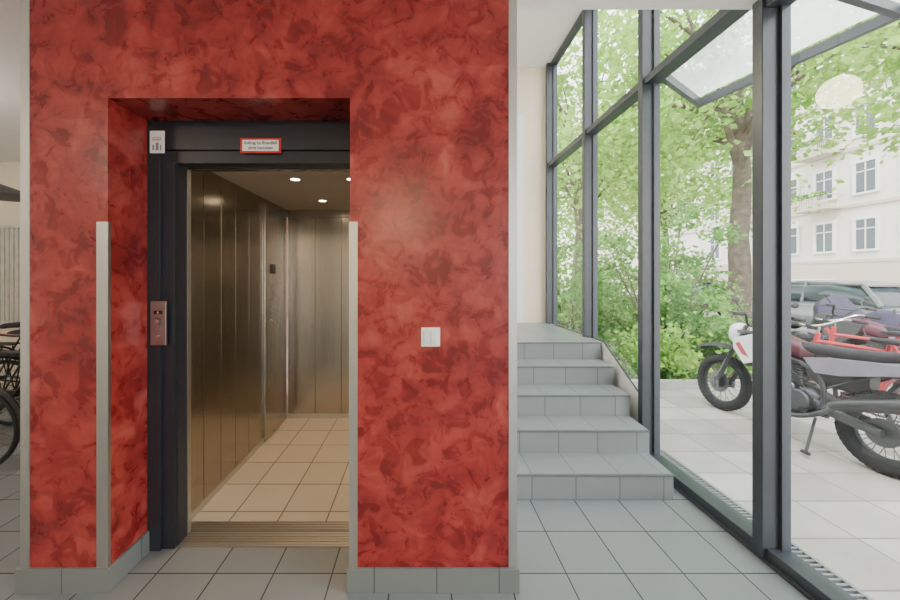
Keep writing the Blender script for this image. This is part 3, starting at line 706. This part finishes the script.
def tree(loc, hgt, R, zc, n, size, tr, label, m='leafa', sd=.55, ncl=70, rz=None):
    e=empty('tree',loc,0,label,'tree','street trees')
    bm=bmesh.new(); pts=[(0,0,-.02)]; rr=[tr*1.25]
    for i in range(1,9):
        pts.append((random.gauss(0,.05),random.gauss(0,.05),hgt*i/8)); rr.append(tr*(1-.07*i))
    tube(bm,smoothpts(pts,2),[rr[min(int(i/2),8)] for i in range(17)],14)
    fin(bm,'trunk','bark',e,smooth=True)
    cl=[]
    bm=bmesh.new()
    rzz=rz or R*.75
    for i in range(ncl):
        t=random.uniform(0,2*math.pi); u=random.uniform(-1,1); q=random.uniform(.35,1)
        s=math.sqrt(1-u*u); cl.append((R*q*s*math.cos(t),R*q*s*math.sin(t),zc+rzz*q*u,sd))
    for i,c in enumerate(cl[:26]):
        z0=hgt*random.uniform(.6,1); st0=Vector((0,0,z0)); en=Vector(c[:3]); mid=(st0+en)/2+Vector((random.gauss(0,.2),random.gauss(0,.2),.35))
        tube(bm,smoothpts([st0,mid,en],3),[tr*.35,tr*.3,tr*.24,tr*.18,tr*.12,tr*.08,tr*.04],6)
    fin(bm,'branches','bark',e,smooth=True)
    leaves('foliage',cl,n,size,m,e); return e

tree((7.25,8.0,GZ),6.5,4.2,6.6,12000,.16,.23,'tall leafy street tree with a dark trunk',rz=3.2)
tree((5.6,12.5,GZ),6.0,4.5,6.2,9500,.19,.2,'leafy street tree beyond the bushes',ncl=70,rz=3.8)
tree((12.2,7.0,GZ),6.5,4.0,7.4,5500,.17,.2,'leafy street tree beside parked cars',ncl=50,rz=2.6)
tree((14.5,21,GZ),7,6,7.5,5500,.26,.25,'large green tree further along the street',sd=.9,ncl=60,rz=4.5)
tree((7.5,24,GZ),7,7,7,9000,.28,.25,'broad green tree at the end of the street',sd=1.0,ncl=70,rz=5.5)

def bush(loc,R,hh,n,size,label,m='leafb'):
    e=empty('bush',loc,0,label,'bush','garden bushes')
    cl=[]
    for i in range(45):
        t=random.uniform(0,2*math.pi); u=random.uniform(0,1); q=random.uniform(.3,1); s=math.sqrt(1-u*u*.8)
        cl.append((R*q*s*math.cos(t),R*q*s*math.sin(t),.15+hh*.88*q*u,.16))
    bm=bmesh.new()
    for c in cl[:18]: tube(bm,smoothpts([(c[0]*.15,c[1]*.15,0),(c[0]*.6,c[1]*.6,c[2]*.6),c[:3]],3),.014,5)
    fin(bm,'stems','bark',e)
    leaves('foliage',cl,n,size,m,e); return e
zb=GZ+.05
bush((4.6,6.7,zb),1.3,3.1,6500,.085,'tall dense green bush in the planting bed')
bush((2.95,6.9,zb),.95,2.9,5000,.085,'rounded green bush near the glass front','leafb')
bush((5.3,5.9,zb),.55,.9,2500,.07,'low green bush at the bed edge')
bush((3.0,8.8,zb),.95,2.9,4000,.10,'tall pale green bush beside the glass front','leafa')
bush((5.2,9.3,zb),1.25,3.2,5000,.10,'tall green bush behind the bed')
bush((3.7,5.45,zb),.45,.7,2000,.07,'small low green bush at the bed edge','leafa')
gc=empty('ground_cover',(4,7,zb),label='low green ground cover plants on the bed',cat='plants')
leaves('foliage',[(random.uniform(-1.6,1.8),random.uniform(-1.9,2),.07,.1) for i in range(120)],5000,.06,'leafb',gc)

# ------------------------------------------------------------------ apartment building
b0=(26,20,0)
ab=empty('apartment_building',b0,label='pale rendered apartment building across the street',cat='building')
boxes('building_wall',[(26,32,-8,58,-.1,17)],'facade',ab,b0)
bl=[(25.9,26,-8,58,z,z+.18) for z in (2.4,5.7,9.1,12.6)]+[(25.6,26,-8,58,16.6,17.1)]
for b in bl: boxes('cornice',[b],'stone',ab,b0)
boxes('ground_floor',[(25.93,26,-8,58,-.1,2.4)],'stone',ab,b0)
Tb=Matrix.Translation(-Vector(b0))
def bwin(y,z,w,hh):
    w1=boxes('window',[(25.88,26.0,y-w/2-.12,y+w/2+.12,z-.12,z),(25.88,26.0,y-w/2-.12,y+w/2+.12,z+hh,z+hh+.15),(25.9,26,y-w/2-.12,y-w/2,z,z+hh),(25.9,26,y+w/2,y+w/2+.12,z,z+hh),
       (25.92,25.97,y-.03,y+.03,z,z+hh),(25.92,25.97,y-w/2,y+w/2,z+hh*.68,z+hh*.68+.06),(25.92,25.97,y-w/2,y-w/2+.05,z,z+hh),(25.92,25.97,y+w/2-.05,y+w/2,z,z+hh)],'wframe',ab,b0)
    boxes('window_glass',[(25.94,25.99,y-w/2,y+w/2,z,z+hh)],'dglass',w1).data.transform(Tb)
for i in range(9):
    y=13.9+2.1*i+.35
    for z in (3.15,6.5,9.9,13.3): bwin(y,z,1.0,1.75)
for y in (22.65,26.85):
    for z in (5.75,9.15):
        q=boxes('balcony',[(24.9,26,y-1.0,y+1.0,z,z+.15),(24.9,24.94,y-1,y+1,z+.85,z+.9)]+[(24.9,24.93,y-1+.1*k,y-1+.1*k+.025,z+.15,z+.85) for k in range(20)]+[(24.9,26,y-1,y-.96,z+.85,z+.9),(24.9,26,y+.96,y+1,z+.85,z+.9)],'stone',ab,b0)
        f=leaves('balcony_plants',[(24.85-26,y-20-.8+.2*k,z+.95,.12) for k in range(9)],500,.12,'leafb',q)

# ------------------------------------------------------------------ canopy outside
co=(2.6,2.6,3.2)
cn=empty('glass_canopy',co,label='milky glass entrance canopy on a dark steel frame',cat='canopy')
A,B,Cc,D,E=(1.985,2.92,3.2),(2.70,3.41,3.2),(3.05,2.24,3.2),(3.45,.9,3.2),(1.985,.6,3.2)
def beam(bm,p,q,w=.03,hh=.05):
    p=Vector(p);q=Vector(q);d=(q-p).normalized();s=Vector((-d.y,d.x,0))*w;u=Vector((0,0,hh))
    rings(bm,[[x+s-u,x+s+u,x-s+u,x-s-u] for x in (p,q)])
bm=bmesh.new()
beam(bm,A,B,.02,.035);beam(bm,B,D,.02,.035);beam(bm,D,E,.02,.035);beam(bm,(1.985,1.95,3.2),Cc,.02,.03);beam(bm,E,A,.015,.03)
fin(bm,'canopy_frame','frame',cn,co)
bm=bmesh.new(); v=[bm.verts.new((p[0],p[1],3.26)) for p in (A,B,D,E)]; bm.faces.new(v); fin(bm,'glass_panel','frost',cn,co)

# ------------------------------------------------------------------ light
w=bpy.data.worlds.new('sky_world'); bpy.context.scene.world=w; w.use_nodes=True; nt=w.node_tree; nt.nodes.clear()
out=nd(nt,'ShaderNodeOutputWorld'); bg=nd(nt,'ShaderNodeBackground'); tc=nd(nt,'ShaderNodeTexCoord'); sx=nd(nt,'ShaderNodeSeparateXYZ')
nt.links.new(tc.outputs['Generated'],sx.inputs[0]); r=nd(nt,'ShaderNodeValToRGB')
r.color_ramp.elements[0].color=(.98,.96,.93,1); r.color_ramp.elements[1].color=(.90,.94,1,1); r.color_ramp.elements[1].position=.8
nt.links.new(sx.outputs['Z'],r.inputs[0]); nt.links.new(r.outputs[0],bg.inputs[0]); bg.inputs[1].default_value=7.0
nt.links.new(bg.outputs[0],out.inputs[0])
S=bpy.data.lights.new('sun','SUN'); S.energy=7; S.angle=math.radians(8); S.color=(1,.96,.88)
so=bpy.data.objects.new('sun',S); C.objects.link(so); so.rotation_euler=(math.radians(38),math.radians(-8),math.radians(-20))

# ------------------------------------------------------------------ camera
cam=bpy.data.cameras.new('camera'); co=bpy.data.objects.new('camera',cam); C.objects.link(co)
co.location=(0,0,H); co.rotation_euler=(math.pi/2,0,0); cam.sensor_width=36; cam.lens=36*353/900
cam.shift_x=30/900; cam.shift_y=-23/900; cam.clip_start=.05; cam.clip_end=300
bpy.context.scene.camera=co
